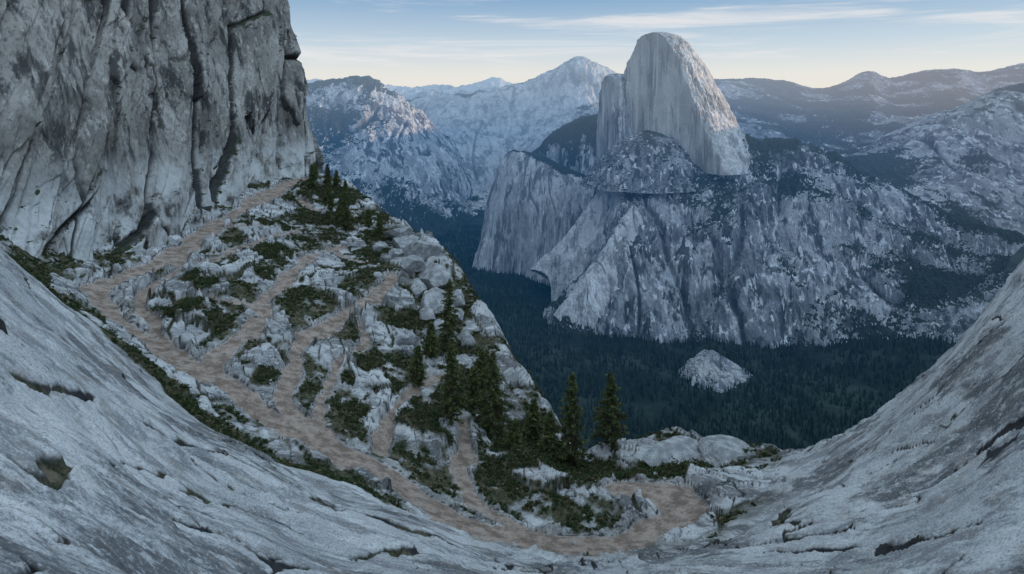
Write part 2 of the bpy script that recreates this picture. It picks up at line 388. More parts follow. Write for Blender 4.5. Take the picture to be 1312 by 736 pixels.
def ledge_mat():
    m = NT('granite_ground')
    pq = m.comb(m.math('MULTIPLY', m.attr('p'), 0.22), m.attr('q'), m.math('MULTIPLY', m.pos(), 0.6))
    big = m.noise(0.07, 5, 0.6); med = m.noise(0.5, 6, 0.66, vec=pq); fin = m.noise(6, 5, 0.72); spk = m.noise(24, 2, 0.7)
    c = m.mix(m.ramp(big, 0.38, 0.62), (0.42, 0.42, 0.42), (0.64, 0.635, 0.63))
    c = m.mix(m.ramp(med, 0.47, 0.59, 0, 0.75), c, (0.20, 0.20, 0.205))
    c = m.mix(m.ramp(m.noise(0.15, 6, 0.72, vec=pq), 0.50, 0.58, 0, 0.85), c, (0.085, 0.088, 0.092))
    c = m.mix(m.ramp(m.noise(1.4, 6, 0.72, vec=pq), 0.53, 0.63, 0, 0.6), c, (0.72, 0.72, 0.71))
    c = m.mix(m.ramp(fin, 0.50, 0.62, 0, 0.5), c, (0.10, 0.10, 0.105))
    c = m.mix(m.ramp(fin, 0.36, 0.46, 0.4, 0), c, (0.74, 0.73, 0.72))
    c = m.mix(m.ramp(spk, 0.54, 0.62, 0, 0.4), c, (0.07, 0.07, 0.075))
    c = m.mix(m.ramp(m.noise(0.5, 5, 0.6, (1, 1, 0.4)), 0.52, 0.72, 0, 0.3), c, (0.38, 0.31, 0.25))
    c = m.mix(m.ramp(m.attr('crack'), 0.12, 0.6, 0, 0.95), c, (0.016, 0.016, 0.018))
    soil = m.mix(m.ramp(m.noise(2.0, 6, 0.75), 0.4, 0.6), (0.022, 0.030, 0.014), (0.10, 0.09, 0.053))
    soil = m.mix(m.ramp(m.noise(0.4, 5, 0.7), 0.54, 0.62, 0, 0.6), soil, (0.20, 0.16, 0.12))
    c = m.mix(m.attr('veg'), c, soil)
    dirt = m.mix(m.ramp(m.noise(0.6, 6, 0.7), 0.38, 0.62), (0.185, 0.135, 0.105), (0.40, 0.315, 0.26))
    dirt = m.mix(m.ramp(m.noise(6, 4, 0.8), 0.55, 0.66, 0, 0.6), dirt, (0.54, 0.47, 0.42))
    dirt = m.mix(m.ramp(m.noise(3, 4, 0.8), 0.54, 0.64, 0, 0.65), dirt, (0.10, 0.072, 0.056))
    c = m.mix(m.attr('trail'), c, dirt)
    nb = m.bump(m.noise(0.9, 6, 0.6, vec=pq), 0.5, 0.9)
    nb = m.bump(fin, 0.05, 0.9, nb)
    return m.out(c, nb)
GM = ledge_mat()
V = np.stack([xx, yy, z], -1).reshape(-1, 3); F = grid_faces(NJ, NI)
at = {'veg': veg.ravel(), 'trail': trail.ravel(), 'crack': crk.ravel(), 'p': pp.ravel(), 'q': qq.ravel()}
fm = trail.ravel()[F].mean(1) > 0.5
for nm, mk in (('granite_ledge_terrain', ~fm), ('hiking_trail', fm)):
    f = F[mk]; u, inv = np.unique(f.ravel(), return_inverse=True)
    make_obj(nm, V[u], inv.reshape(-1, 4), GM, {k: a[u] for k, a in at.items()})

# ------------------------------------------------------------------ left cliff
base = [(-112,55,-4),(-98,80,-14),(-88,98,-21),(-83,112,-28),(-80,122,-31),(-78,135,-32.5),(-79,152,-33),(-83,180,-32),(-84,212,-30),(-77,236,-28),(-84,262,-31),(-150,285,-31)]
def sh(dx, dy, zz, k=1.0): return [(x+dx, y+dy*k, zz) for x, y, _ in base]
rows = [[(x+4, y-3, zz-9) for x, y, zz in base], base, [(x-3, y+1, max(zz+9, -18)) for x, y, zz in base], sh(-9, 4, 6), sh(-20, 9, 42), sh(-40, 20, 110), sh(-70, 30, 170)]
P = loft(rows, 760, 1300)
nrm = gnormals(P); cflip = nrm[..., 0].mean() < 0
if cflip: nrm = -nrm
x, y, zc = P[..., 0], P[..., 1], P[..., 2]
s_ = np.cumsum(np.r_[0, np.linalg.norm(np.diff(P[300], axis=0), axis=1)])[None]+0*x
wz = 2.5*fbm3(x/12, y/12, zc/20, 4)
sl_ = s_-0.45*zc
C1, D1, _ = blocks((sl_+wz)/17, (zc+0.25*s_+wz)/60, 0.8)
C2, D2, _ = blocks((sl_+wz)/7.0+3, (zc-0.3*s_+wz)/30, 0.9)
C3, D3, _ = blocks((sl_+0.6*wz)/2.6+9, (zc-0.2*s_+wz)/10, 1.0)
C4, D4, _ = blocks((sl_+0.3*wz)/0.9+9, (zc+0.3*s_)/3.2, 1.0)
msk = sstep(-0.2, 0.25, fbm3(x/25+8, y/25, zc/25, 3))
g1 = 1-sstep(0, 0.055, D1); g2 = (1-sstep(0, 0.07, D2))*msk; g3 = (1-sstep(0, 0.10, D3))*msk
d = 4.2*C1+2.2*C2+0.9*C3*(0.3+0.7*msk)+0.28*C4*(0.2+0.8*msk)+1.8*fbm3(x/18, y/18, zc/40, 5)-1.8*g1-0.9*g2-0.3*g3+0.30*fbm3(x/2.2, y/2.2, zc/5, 5, 0.6, ridged=True)
fade = sstep(-36, -22, zc)*0.8+0.2
P = P+nrm*(d*fade)[..., None]
m = NT('cliff_granite')
c = m.mix(m.ramp(m.noise(0.035, 6, 0.65), 0.38, 0.62), (0.19, 0.175, 0.158), (0.42, 0.39, 0.355))
c = m.mix(m.ramp(m.noise(0.20, 6, 0.68, (1, 1, 0.10), 0.4), 0.49, 0.60, 0, 0.88), c, (0.040, 0.040, 0.041))
c = m.mix(m.ramp(m.noise(0.5, 6, 0.7, (1, 1, 0.14)), 0.54, 0.66, 0, 0.6), c, (0.60, 0.57, 0.52))
c = m.mix(m.ramp(m.noise(1.3, 6, 0.78, (1, 1, 0.5)), 0.49, 0.62, 0, 0.6), c, (0.065, 0.064, 0.064))
low = m.ramp(m.pos(), -24, -8, 1, 0)
c = m.mix(m.math('MULTIPLY', low, m.ramp(m.noise(0.12, 6, 0.65), 0.38, 0.55)), c, (0.55, 0.545, 0.53))
c = m.mix(m.ramp(m.attr('crack'), 0.2, 0.9, 0, 0.9), c, (0.025, 0.025, 0.028))
vv = m.math('ADD', m.nz(), m.ramp(m.noise(0.35, 6, 0.7), 0.3, 0.7, -0.3, 0.3))
c = m.mix(m.ramp(vv, 0.76, 0.86), c, (0.035, 0.045, 0.022))
nb = m.bump(m.noise(0.5, 6, 0.62, (1, 1, 0.3)), 0.8, 0.9); nb = m.bump(m.noise(4, 5, 0.65), 0.08, 0.9, nb)
CM = m.out(c, nb)
make_obj('granite_cliff', P.reshape(-1, 3), grid_faces(*P.shape[:2], flip=cflip), CM, {'crack': np.maximum(g1, np.maximum(g2*0.9, g3*0.6))})

# out-of-view rock ridge continuing the slab, added to block the low sun
rw = [[(70,-10,-20),(95,30,-10),(130,65,20),(200,120,20),(320,220,0),(480,380,-100),(760,640,-400),(1150,950,-600)],
      [(90,-20,50),(120,20,60),(160,60,80),(240,120,110),(360,220,130),(530,380,120),(820,640,60),(1200,950,-100)],
      [(140,-30,150),(180,20,160),(230,60,190),(310,120,230),(430,210,270),(620,370,300),(900,620,300),(1300,930,200)],
      [(300,-80,200),(320,-40,220),(380,0,260),(450,60,300),(560,150,340),(760,300,380),(1050,550,380),(1500,850,300)]]
rw = [[(x, y, -700) for x, y, zz in rw[0]], [(x, y, zz-60) for x, y, zz in rw[0]]]+rw[1:]
P = loft(rw, 160, 300); P, _, _, _, fl_ = rock_disp(P, 9, 40, outward=np.array([-1, -0.2, 0.8]))
make_obj('sun_block_ridge', P.reshape(-1, 3), grid_faces(*P.shape[:2], flip=fl_), CM)

# ------------------------------------------------------------------ valley + horizon ground sheet
def floor_h(x, y):
    h = -1200+0.13*np.maximum(0, x-1300)*np.exp(-np.maximum(0, y-5000)/3000)+0.20*np.maximum(0, -x-900-0.05*y)
    h = h+np.clip((y-6800)*0.22, 0, 850)
    h = np.minimum(h, -250)
    return h+25*fbm2(x/500, y/500, 4)+sstep(9000, 15000, y)*260*fbm2(x/3000, y/3000, 5)
gy = 250*(45000/250)**(np.arange(420)/419.0); gu = np.linspace(-1.8, 1.8, 520)
gx = gu[None]*(gy[:, None]+700); gyy = np.repeat(gy[:, None], 520, 1)
gz = floor_h(gx, gyy)
m = NT('valley_forest_ground')
c = m.mix(m.ramp(m.noise(0.004, 6, 0.65), 0.4, 0.62), (0.008, 0.015, 0.011), (0.028, 0.040, 0.030))
c = m.mix(m.ramp(m.noise(0.0012, 6, 0.7), 0.62, 0.68, 0, 0.8), c, (0.16, 0.16, 0.16))
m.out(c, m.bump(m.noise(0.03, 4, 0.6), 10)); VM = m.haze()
make_obj('valley_ground', np.stack([gx, gyy, gz], -1).reshape(-1, 3), grid_faces(420, 520), VM)

# ------------------------------------------------------------------ half dome massif
MM = mountain_mat('massif_granite', 260)
DM = mountain_mat('dome_granite', 260, light=(0.52,0.50,0.48), mid=(0.36,0.35,0.34), dark=(0.11,0.108,0.108), streak=0.75)
hd = empty('granite_dome_mountain')
r1 = [(666,4300,-457),(703,4200,-394),(750,4000,-350),(1007,3950,-272),(1304,3950,-240),(1501,3950,-255),(1677,3900,-293),(1919,3800,-356),(2146,3700,-472),(2313,3600,-594),(2468,3500,-691),(2737,3400,-786)]
r2 = [(670,4000,-625),(655,3750,-600),(700,3700,-509),(930,3650,-493),(1188,3600,-486),(1438,3550,-488),(1636,3500,-503),(1828,3450,-569),(2014,3400,-659),(2174,3350,-725),(2347,3300,-792),(2594,3250,-820)]
r3 = [(541,3800,-950),(520,3600,-878),(600,3450,-772),(789,3430,-729),(1080,3400,-722),(1327,3380,-718),(1567,3350,-733),(1760,3320,-788),(1943,3280,-840),(2117,3230,-889),(2282,3180,-914),(2498,3150,-867)]
r4 = [(214,3500,-1234),(275,3380,-1192),(440,3230,-1204),(692,3180,-1200),(958,3140,-1201),(1217,3100,-1201),(1450,3020,-1200),(1665,3000,-1178),(1840,2980,-1136),(2013,2960,-1066),(2192,2950,-959),(2413,2950,-849)]
r0 = [(x, y+700, zz-500) for x, y, zz in r1]; r5 = [(x, y-200, zz-180) for x, y, zz in r4]
def part(name, rows, nv, nu, amp, lam, mat, parent, veg=0.6, vw=0.25, **k):
    """veg = surface flatness (0..1) above which forest grows"""
    P0 = loft(rows, nv, nu); P, nz, vn, g, fl = rock_disp(P0, amp, lam, **k)
    nz2 = np.abs(gnormals(P)[..., 2])
    va = sstep(veg-0.08, veg+0.08, 0.65*nz+0.35*nz2+vw*vn*1.6)
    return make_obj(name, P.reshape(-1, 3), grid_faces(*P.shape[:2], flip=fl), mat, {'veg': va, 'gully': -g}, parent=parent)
part('massif', [r0, r1, r2, r3, r4, r5], 560, 1000, 110, 360, MM, hd, veg=0.66, vw=0.34, seed=1, flute=0.5)
fa = [[(0,5200,-1100),(100,5200,-1000),(300,5100,-900),(500,5000,-900),(700,4900,-900)],
      [(-142,4750,-683),(-29,4650,-395),(191,4500,-394),(396,4400,-473),(586,4300,-564)],
      [(-218,4600,-977),(-89,4450,-751),(129,4300,-672),(310,4200,-709),(514,4150,-753)],
      [(-284,4450,-1207),(-141,4350,-1197),(22,4330,-1190),(178,4200,-1129),(430,4100,-1025)],
      [(-330,4300,-1400),(-141,4200,-1400),(22,4180,-1400),(178,4050,-1350),(430,3950,-1250)]]
part('buttress', fa, 260, 300, 35, 220, mountain_mat('buttress_granite', 220, light=(0.46,0.46,0.47), mid=(0.30,0.30,0.31), streak=0.8), hd, veg=0.74, seed=2, flute=0.5)
fs = [[(204,5300,-900),(376,5300,-800),(610,5200,-700),(900,5100,-700)],
      [(150,4850,-420),(376,4700,-206),(610,4600,-115),(850,4500,-112)],
      [(204,4600,-520),(376,4500,-430),(610,4300,-380),(850,4200,-380)],
      [(150,4450,-900),(376,4350,-900),(610,4200,-800),(850,4100,-800)]]
part('forested_shoulder', fs, 160, 220, 45, 200, mountain_mat('shoulder_granite', 240), hd, veg=0.35, seed=3, flute=0.4)
SL = mountain_mat('slab_granite', 200, light=(0.62,0.62,0.63), mid=(0.46,0.46,0.47), dark=(0.09,0.09,0.10), streak=0.6)
fb = [[(1000,4400,-800),(800,4300,-900),(600,4250,-1200),(400,4250,-1300)],
      [(670,4000,-425),(546,3900,-595),(320,3880,-883),(128,3950,-1080)],
      [(683,3850,-553),(581,3750,-703),(414,3720,-907),(231,3780,-1075)],
      [(720,3780,-800),(600,3680,-950),(430,3640,-1150),(240,3700,-1350)]]
part('slab_fin', fb, 240, 340, 38, 150, SL, hd, veg=1.02, vw=0.4, seed=4, flute=0.5, fine=0.8)
fc = [[(840,3820,-900),(640,3720,-1000),(440,3620,-1200),(340,3520,-1400)],
      [(700,3560,-590),(540,3480,-790),(370,3400,-1000),(235,3420,-1180)],
      [(720,3480,-660),(580,3370,-850),(420,3280,-1060),(290,3310,-1210)],
      [(780,3440,-850),(660,3350,-1000),(490,3260,-1200),(350,3270,-1350)]]
part('slab_fin_lower', fc, 200, 300, 30, 130, SL, hd, veg=1.02, vw=0.4, seed=14, flute=0.5, fine=0.8)
def dome(name, cx, cy, prof, cut, ny, amp, lam, mat, parent, nv=420, nu=700, seed=0, vegv=1.5):
    pr = np.array(prof, float); L = np.r_[0, np.cumsum(np.hypot(np.diff(pr[:, 0]), np.diff(pr[:, 1])))]
    t = np.linspace(0, L[-1], nv); Z = np.interp(t, L, pr[:, 0]); R = np.interp(t, L, pr[:, 1])
    kk = np.ones(21)/21; R[20:] = np.convolve(np.pad(R, 10, mode='edge'), kk, 'valid')[20:]
    ph = np.linspace(0, 2*np.pi, nu); c, s = np.cos(ph), np.sin(ph)
    n = np.array(ny)/np.linalg.norm(ny)
    r = R[:, None]/np.sqrt(c**2+(s/0.8)**2)[None]
    dd = c*n[0]+s*n[1]
    lim = np.where(dd > 0.05, cut/np.maximum(dd, 0.05), 1e9)[None]+(Z[:, None]-pr[0, 0])*-0.03
    face = sstep(0.92, 1.05, r/lim)
    r = np.minimum(r, lim)
    P = np.stack([cx+r*c, cy+r*s, np.repeat(Z[:, None], nu, 1)], -1)
    nn = np.stack([np.repeat(c[None], nv, 0), np.repeat(s[None], nv, 0), 0.3+0*r], -1)
    x, y, zz = P[..., 0], P[..., 1], P[..., 2]
    k = np.clip(r/120, 0, 1)*(1-0.7*face)
    f = fbm3(x/lam*2.5, y/lam*2.5, zz/lam/4, 5, 0.55, ridged=True)
    d = amp*(1.0*fbm3(x/lam, y/lam, zz/lam/2, 5)+0.6*f+0.35*fbm3(x/lam*9, y/lam*9, zz/lam*2, 4, 0.6))*k
    P = P+nn*d[..., None]
    nz2 = np.abs(gnormals(P)[..., 2])
    va = sstep(vegv-0.1, vegv+0.1, nz2+0.5*fbm3(x/lam, y/lam, zz/lam, 5, 0.6))
    return make_obj(name, P.reshape(-1, 3), grid_faces(nv, nu, flip=True), mat, {'veg': va, 'gully': 0*va}, parent=parent)
dome('dome', 945, 4000, [(446,0),(440,45),(422,98),(390,142),(338,190),(225,275),(25,382),(-175,488),(-275,570),(-420,650)], 62, (-0.82,-0.57), 24, 120, DM, hd)
dome('side_pillar', 715, 4230, [(190,0),(180,60),(150,95),(60,120),(-100,145),(-300,175),(-600,240)], 80, (-0.9,-0.4), 26, 90, MM, hd, 200, 300)
dome('shoulder_knob', 830, 3830, [(-175,0),(-190,50),(-230,120),(-290,190),(-370,280),(-520,400)], 800, (-1,0), 42, 170, MM, hd, 260, 400, vegv=0.78)
kn = [[(700,2860,-1290),(820,2900,-1230),(900,2900,-1230),(1020,2880,-1300)],
      [(730,2790,-1225),(830,2830,-1165),(910,2820,-1140),(1030,2800,-1205)],
      [(710,2700,-1215),(820,2700,-1155),(920,2700,-1165),(1060,2700,-1222)],
      [(690,2600,-1245),(830,2540,-1230),(930,2550,-1240),(1070,2600,-1262)]]
part('granite_knob', kn, 180, 220, 30, 110, mountain_mat('knob_granite', 90, light=(0.36,0.36,0.36), streak=0.7), None, veg=1.1, vw=0.4, outward=np.array([0, -0.3, 1]))

# ------------------------------------------------------------------ farther mountains
ML = [[(x, 8400, -500) for x in (-2844,-2394,-1994,-1674,-1359,-1134,-909,-639,-450)],
      [(-2844,7200,135),(-2394,7200,162),(-1994,7200,198),(-1674,7200,243),(-1359,7200,72),(-1134,7200,-90),(-909,7100,-360),(-639,7000,-765),(-450,6900,-1190)],
      list(zip((-2600,-2195,-1865,-1535,-1270,-1060,-850,-600,-440), [6600]*9, (-165,-165,-165,-165,-290,-450,-700,-990,-1220))),
      list(zip((-2450,-2060,-1750,-1440,-1190,-1000,-800,-570,-420), [6200]*9, (-540,-500,-540,-620,-740,-850,-1010,-1160,-1225))),
      list(zip((-2200,-1860,-1580,-1300,-1080,-900,-720,-500,-380), [5600]*9, [-1150,-1150,-1180,-1200,-1230,-1250,-1260,-1270,-1270]))]
part('granite_mountain', ML, 360, 460, 130, 560, mountain_mat('mountain_granite', 420, light=(0.42,0.42,0.43), mid=(0.24,0.24,0.25)), None, veg=0.72, seed=5, flute=0.45)
cxs = (-1716,-1276,-836,-396,44,484,759,946,1199,1474,1914,2684)
MC = [[(x, 10400, -400) for x in cxs],
      list(zip(cxs, [8800]*12, (-55,22,66,132,198,363,528,605,495,363,220,55))),
      list(zip((-1560,-1160,-760,-360,40,440,690,860,1090,1340,1740,2440), [8000]*12, (-350,-350,-300,-300,-300,-200,-100,-50,-50,-100,-200,-300))),
      list(zip((-1404,-1044,-684,-324,36,396,620,774,981,1206,1566,2196), [7200]*12, (-765,-855,-918,-990,-918,-720,-585,-495,-450,-450,-450,-450))),
      list(zip((-1300,-950,-620,-300,30,360,560,700,880,1090,1400,1960), [6500]*12, [-1250]*7+[-1200,-1100,-1000,-900,-900]))]
part('granite_mountain', MC, 320, 460, 90, 600, mountain_mat('pale_granite', 500, light=(0.50,0.50,0.50), mid=(0.37,0.37,0.38), dark=(0.12,0.12,0.13), streak=0.7), None, veg=0.97, seed=6)
bx = (-8120,-6520,-5520,-5120,-4520,-3520,-2520,-1920,-1120,-420,-120,680,2080,4880,7000)
bz = (200,300,360,480,360,360,280,360,320,540,400,280,240,240,240)
MB = [[(x, 18500, -500) for x in bx], list(zip(bx, [16000]*15, bz)), [(x*0.9, 14500, -150) for x in bx], [(x*0.8, 13000, -700) for x in bx]]
part('snowy_mountain_range', MB, 160, 700, 170, 1100, mountain_mat('snowy_granite', 900, light=(0.5,0.5,0.52), snow=150), None, veg=2.0, seed=7, flute=0.7)
R1 = [[(x*1.15, 14500, -300) for x in (3360,4260,5160,5760,6285,6810,7260,7860,8460,9060,9840,11160)],
      list(zip((3360,4260,5160,5760,6285,6810,7260,7860,8460,9060,9840,11160), [12000]*12, (330,390,330,180,270,495,390,510,570,510,660,825))),
      list(zip((2700,3400,4100,4600,5000,5450,5800,6300,6800,7250,7900,8900), [9600]*12, (0,-20,-60,-100,-60,0,-60,0,50,0,100,150))),
      list(zip((1800,2270,2750,3070,3350,3630,3870,4190,4500,4830,5250,5950), [6400]*12, (-350,-380,-420,-450,-450,-430,-430,-420,-400,-400,-380,-350))),
      list(zip((1700,2100,2500,2800,3050,3300,3500,3800,4100,4400,4800,5400), [5200]*12, [-800]*12))]
part('mountain_ridge', R1, 360, 620, 130, 900, mountain_mat('ridge_granite', 700, light=(0.32,0.32,0.33), snow=620), None, veg=0.90, vw=0.3, seed=8)
R2 = [[(x, 7200, -700) for x in (2828,3178,3528,3878,4228,4592,5208,5908)],
      list(zip((2828,3178,3528,3878,4228,4592,5208,5908), [5600]*8, (-525,-455,-315,-140,0,105,245,300))),
      list(zip((2500,2800,3090,3400,3700,4020,4570,5200), [4900]*8, (-580,-580,-580,-520,-460,-430,-370,-300))),
      list(zip((2150,2400,2650,2900,3200,3500,4000,4600), [4200]*8, (-693,-735,-790,-840,-866,-890,-890,-890))),
      list(zip((2050,2300,2500,2750,3000,3300,3800,4400), [3700]*8, [-1200]*8))]
part('mountain_ridge', R2, 320, 420, 110, 520, mountain_mat('slope_granite', 420, light=(0.36,0.36,0.37), mid=(0.20,0.20,0.21)), None, veg=0.92, vw=0.3, seed=9, flute=0.5)
# long ridge added out of view on the right to shade the valley
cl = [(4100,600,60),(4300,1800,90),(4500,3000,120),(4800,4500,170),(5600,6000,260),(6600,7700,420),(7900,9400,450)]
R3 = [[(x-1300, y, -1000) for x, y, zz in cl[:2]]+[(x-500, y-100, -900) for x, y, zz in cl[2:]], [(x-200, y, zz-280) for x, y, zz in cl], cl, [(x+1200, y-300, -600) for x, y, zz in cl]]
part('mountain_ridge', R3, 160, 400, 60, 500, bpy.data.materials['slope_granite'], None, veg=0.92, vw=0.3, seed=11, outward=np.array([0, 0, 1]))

# ------------------------------------------------------------------ forest (one mesh)
LM = NT('conifer_foliage')
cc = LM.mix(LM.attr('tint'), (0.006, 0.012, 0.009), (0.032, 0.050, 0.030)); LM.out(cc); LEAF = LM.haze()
def cone_forest(name, px, py, pz, h):
    n = len(px); S = 6; tiers = [(0.0, 0.62, 1.0), (0.3, 0.82, 0.72), (0.58, 1.0, 0.42)]
    vs = []; fs = []; off = 0; tint = []
    rt = rng.random(n)
    for a, b, w in tiers:
        ang = (np.arange(S)/S*2*np.pi)[None]+rng.random((n, 1))*6.28
        rad = h[:, None]*0.17*w*(0.75+0.5*rng.random((n, S)))
        ring = np.stack([px[:, None]+rad*np.cos(ang), py[:, None]+rad*np.sin(ang), pz[:, None]+h[:, None]*(a+0.06*rng.random((n, S)))], -1)
        tip = np.stack([px, py, pz+h*b], -1)[:, None]
        v = np.concatenate([ring, tip], 1).reshape(-1, 3)
        bi = off+np.arange(n)[:, None]*(S+1)
        f = np.stack([bi+np.arange(S), bi+(np.arange(S)+1) % S, np.repeat(bi+S, S, 1)], -1).reshape(-1, 3)
        vs.append(v); fs.append(f); off += len(v); tint.append(np.repeat(rt, S+1))
    return make_obj(name, np.concatenate(vs), np.concatenate(fs), LEAF, {'tint': np.concatenate(tint)}, smooth=False)
n = 60000
fy = 1700+rng.random(n)**1.4*4300; fx = -900+rng.random(n)*3400
kd = ((fx-885)/115)**2+((fy-2700)/120)**2
keep = (fx > -0.22*fy) & (fx < 0.85*fy) & ((kd > 1+1.0*fbm2(fx/60, fy/60, 3))) & (fbm2(fx/220, fy/220, 4) > -0.30)
fx, fy = fx[keep], fy[keep]; fz = floor_h(fx, fy)-2
cone_forest('conifer_forest', fx, fy, fz, 15+24*rng.random(len(fx))**1.3)

# ------------------------------------------------------------------ shrubs on the ledge
n = 120000
sx = -95+rng.random(n)*140; sy = 60+rng.random(n)**1.2*180
vg = lookup(sx, sy, veg); ok = (vg > 0.5+0.3*rng.random(n)) & (fbm2(sx/3.5, sy/3.5, 3) > -0.22+0.3*rng.random(n)-0.9*lookup(sx, sy, bv)); sx, sy = sx[ok], sy[ok]
sz = lookup(sx, sy, z); bb = lookup(sx, sy, bv)
sr = (0.20+0.6*rng.random(len(sx))**2.8)*(0.8+1.0*bb)
def leaf_cloud(name, c, r, per, leaf, squash=0.75, mat=None):
    n = len(c); dirs = rng.normal(size=(n, per, 3)); dirs /= np.linalg.norm(dirs, axis=2, keepdims=True)
    dirs[..., 2] = np.abs(dirs[..., 2])*0.95-0.1
    rr = (0.45+0.6*rng.random((n, per)))*(1+0.3*np.sin(dirs[..., 0]*5+c[:, None, 0]*7)*np.sin(dirs[..., 1]*4+c[:, None, 1]*3))
    p = c[:, None]+dirs*(rr*r[:, None])[..., None]*np.array([1, 1, squash])
    a = rng.normal(size=(n, per, 3)); b = rng.normal(size=(n, per, 3))
    L = (leaf*(0.6+0.8*rng.random((n, per))))[..., None]
    v = np.stack([p+a*L*0.6, p+b*L*0.6, p-(a+b)*L*0.5], 2).reshape(-1, 3)
    f = np.arange(len(v)).reshape(-1, 3)
    hue = rng.random((n, 1))
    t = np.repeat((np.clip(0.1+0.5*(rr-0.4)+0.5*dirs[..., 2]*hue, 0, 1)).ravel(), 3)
    return make_obj(name, v, f, mat, {'tint': t, 'hue': np.repeat((hue+0*rr).ravel(), 3)}, smooth=False)
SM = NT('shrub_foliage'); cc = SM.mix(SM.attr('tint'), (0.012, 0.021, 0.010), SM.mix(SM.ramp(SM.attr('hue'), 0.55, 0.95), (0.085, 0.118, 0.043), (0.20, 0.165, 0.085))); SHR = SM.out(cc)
leaf_cloud('mountain_shrubs', np.stack([sx, sy, sz+sr*0.1], -1), sr, 36, 0.12, mat=SHR)

# ------------------------------------------------------------------ pine trees
BK = NT('bark'); BARK = BK.out(BK.mix(BK.ramp(BK.noise(6, 6, 0.7, (1, 1, 0.2)), 0.4, 0.6), (0.06, 0.04, 0.03), (0.16, 0.11, 0.08)), BK.bump(BK.noise(12, 4, 0.6, (1, 1, 0.2)), 0.02))
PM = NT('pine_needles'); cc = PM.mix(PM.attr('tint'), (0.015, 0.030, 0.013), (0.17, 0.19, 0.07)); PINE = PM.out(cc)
def tube(p0, p1, r0, r1, S=5):
    p0 = np.array(p0); p1 = np.array(p1); d = p1-p0; d = d/np.linalg.norm(d)
    a = np.cross(d, [0.3, 0.9, 0.1]); a /= np.linalg.norm(a); b = np.cross(d, a)
    an = np.arange(S)/S*2*np.pi; ring = np.cos(an)[:, None]*a+np.sin(an)[:, None]*b
    v = np.concatenate([p0+ring*r0, p1+ring*r1]); i = np.arange(S)
    return v, np.stack([i, (i+1) % S, (i+1) % S+S, i+S], -1)
def pine(x, y, h, spread=0.2, bare=0.1):
    h = h*1.08
    zg = float(lookup(x, y, z))-0.3
    root = empty('pine_tree'); root.location = (x, y, zg)
    vs, fs, o = [], [], 0
    lean = rng.normal(size=2)*0.012*h
    def ax(t): return np.array([lean[0]*t*t, lean[1]*t*t, h*t])
    for k in range(8):
        v, f = tube(ax(k/8), ax((k+1)/8), 0.022*h*(1-k/8)+0.02, 0.022*h*(1-(k+1)/8)+0.02, 8); vs.append(v); fs.append(f+o); o += len(v)
    P = []; T = []
    nb = 130; side = rng.random()*6.28
    for k in range(nb):
        t = bare+(1-bare)*(k/nb)**0.9; az = k*2.4+rng.normal()*0.4
        L = spread*h*((1-t)**0.7)*(0.45+0.75*rng.random())*(1+0.25*math.cos(az-side))+0.12
        if t < bare+0.12: L *= 0.6
        d = np.array([math.cos(az), math.sin(az), 0.25-0.45*(1-t)]); p0 = ax(t); p1 = p0+d*L
        v, f = tube(p0, p1, 0.012*h*(1-t)+0.012, 0.008, 4); vs.append(v); fs.append(f+o); o += len(v)
        m_ = max(4, int(L*9)); s = 0.25+0.75*rng.random(m_)
        c = p0+d*L*s[:, None]; c = c+rng.normal(size=c.shape)*np.array([0.13, 0.13, 0.06])*(0.4+L*0.3)
        c[:, 2] -= 0.15*L*s**2
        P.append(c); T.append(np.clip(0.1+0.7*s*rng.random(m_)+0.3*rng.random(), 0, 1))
    C = np.concatenate(P); T = np.concatenate(T); q = 6
    Cc = np.repeat(C, q, 0)+rng.normal(size=(len(C)*q, 3))*0.11
    a = rng.normal(size=Cc.shape); a[:, 2] *= 0.5; b = rng.normal(size=Cc.shape)*0.5
    LL = 0.12*(0.7+0.6*rng.random((len(Cc), 1)))
    v = np.stack([Cc+a*LL, Cc-a*LL*0.6+b*LL, Cc-a*LL*0.6-b*LL], 1).reshape(-1, 3)
    make_obj('trunk_and_limbs', np.concatenate(vs), np.concatenate(fs), BARK, parent=root)
    make_obj('crown', v, np.arange(len(v)).reshape(-1, 3), PINE, {'tint': np.repeat(np.repeat(T, q), 3)}, parent=root, smooth=False)
for a in [(-11.3,112,12.5,0.2),(-8.9,91,11,0.25),(-2.8,94,11.2,0.25),(8.9,92,13,0.21),(15.3,95,11,0.28),(-45.8,172,11,0.26),(-68,212,8,0.28),(-60,205,6,0.28),
          (-6,99,6,0.25),(-52,190,6.5,0.26),(-63,224,6,0.28),(-41,178,5,0.28),(3.5,97,6,0.3),(-14,108,6,0.28),(-36,170,5.5,0.28),(0.5,90,4.5,0.3),(-72,228,6,0.28),
          (-5,104,7,0.26),(-50,180,6,0.28),(-57,196,5.5,0.28),(-15,100,6,0.26),(5.5,91,7,0.26),(-65,220,8,0.26),(-55,206,7.5,0.26)]:
    pine(*a)

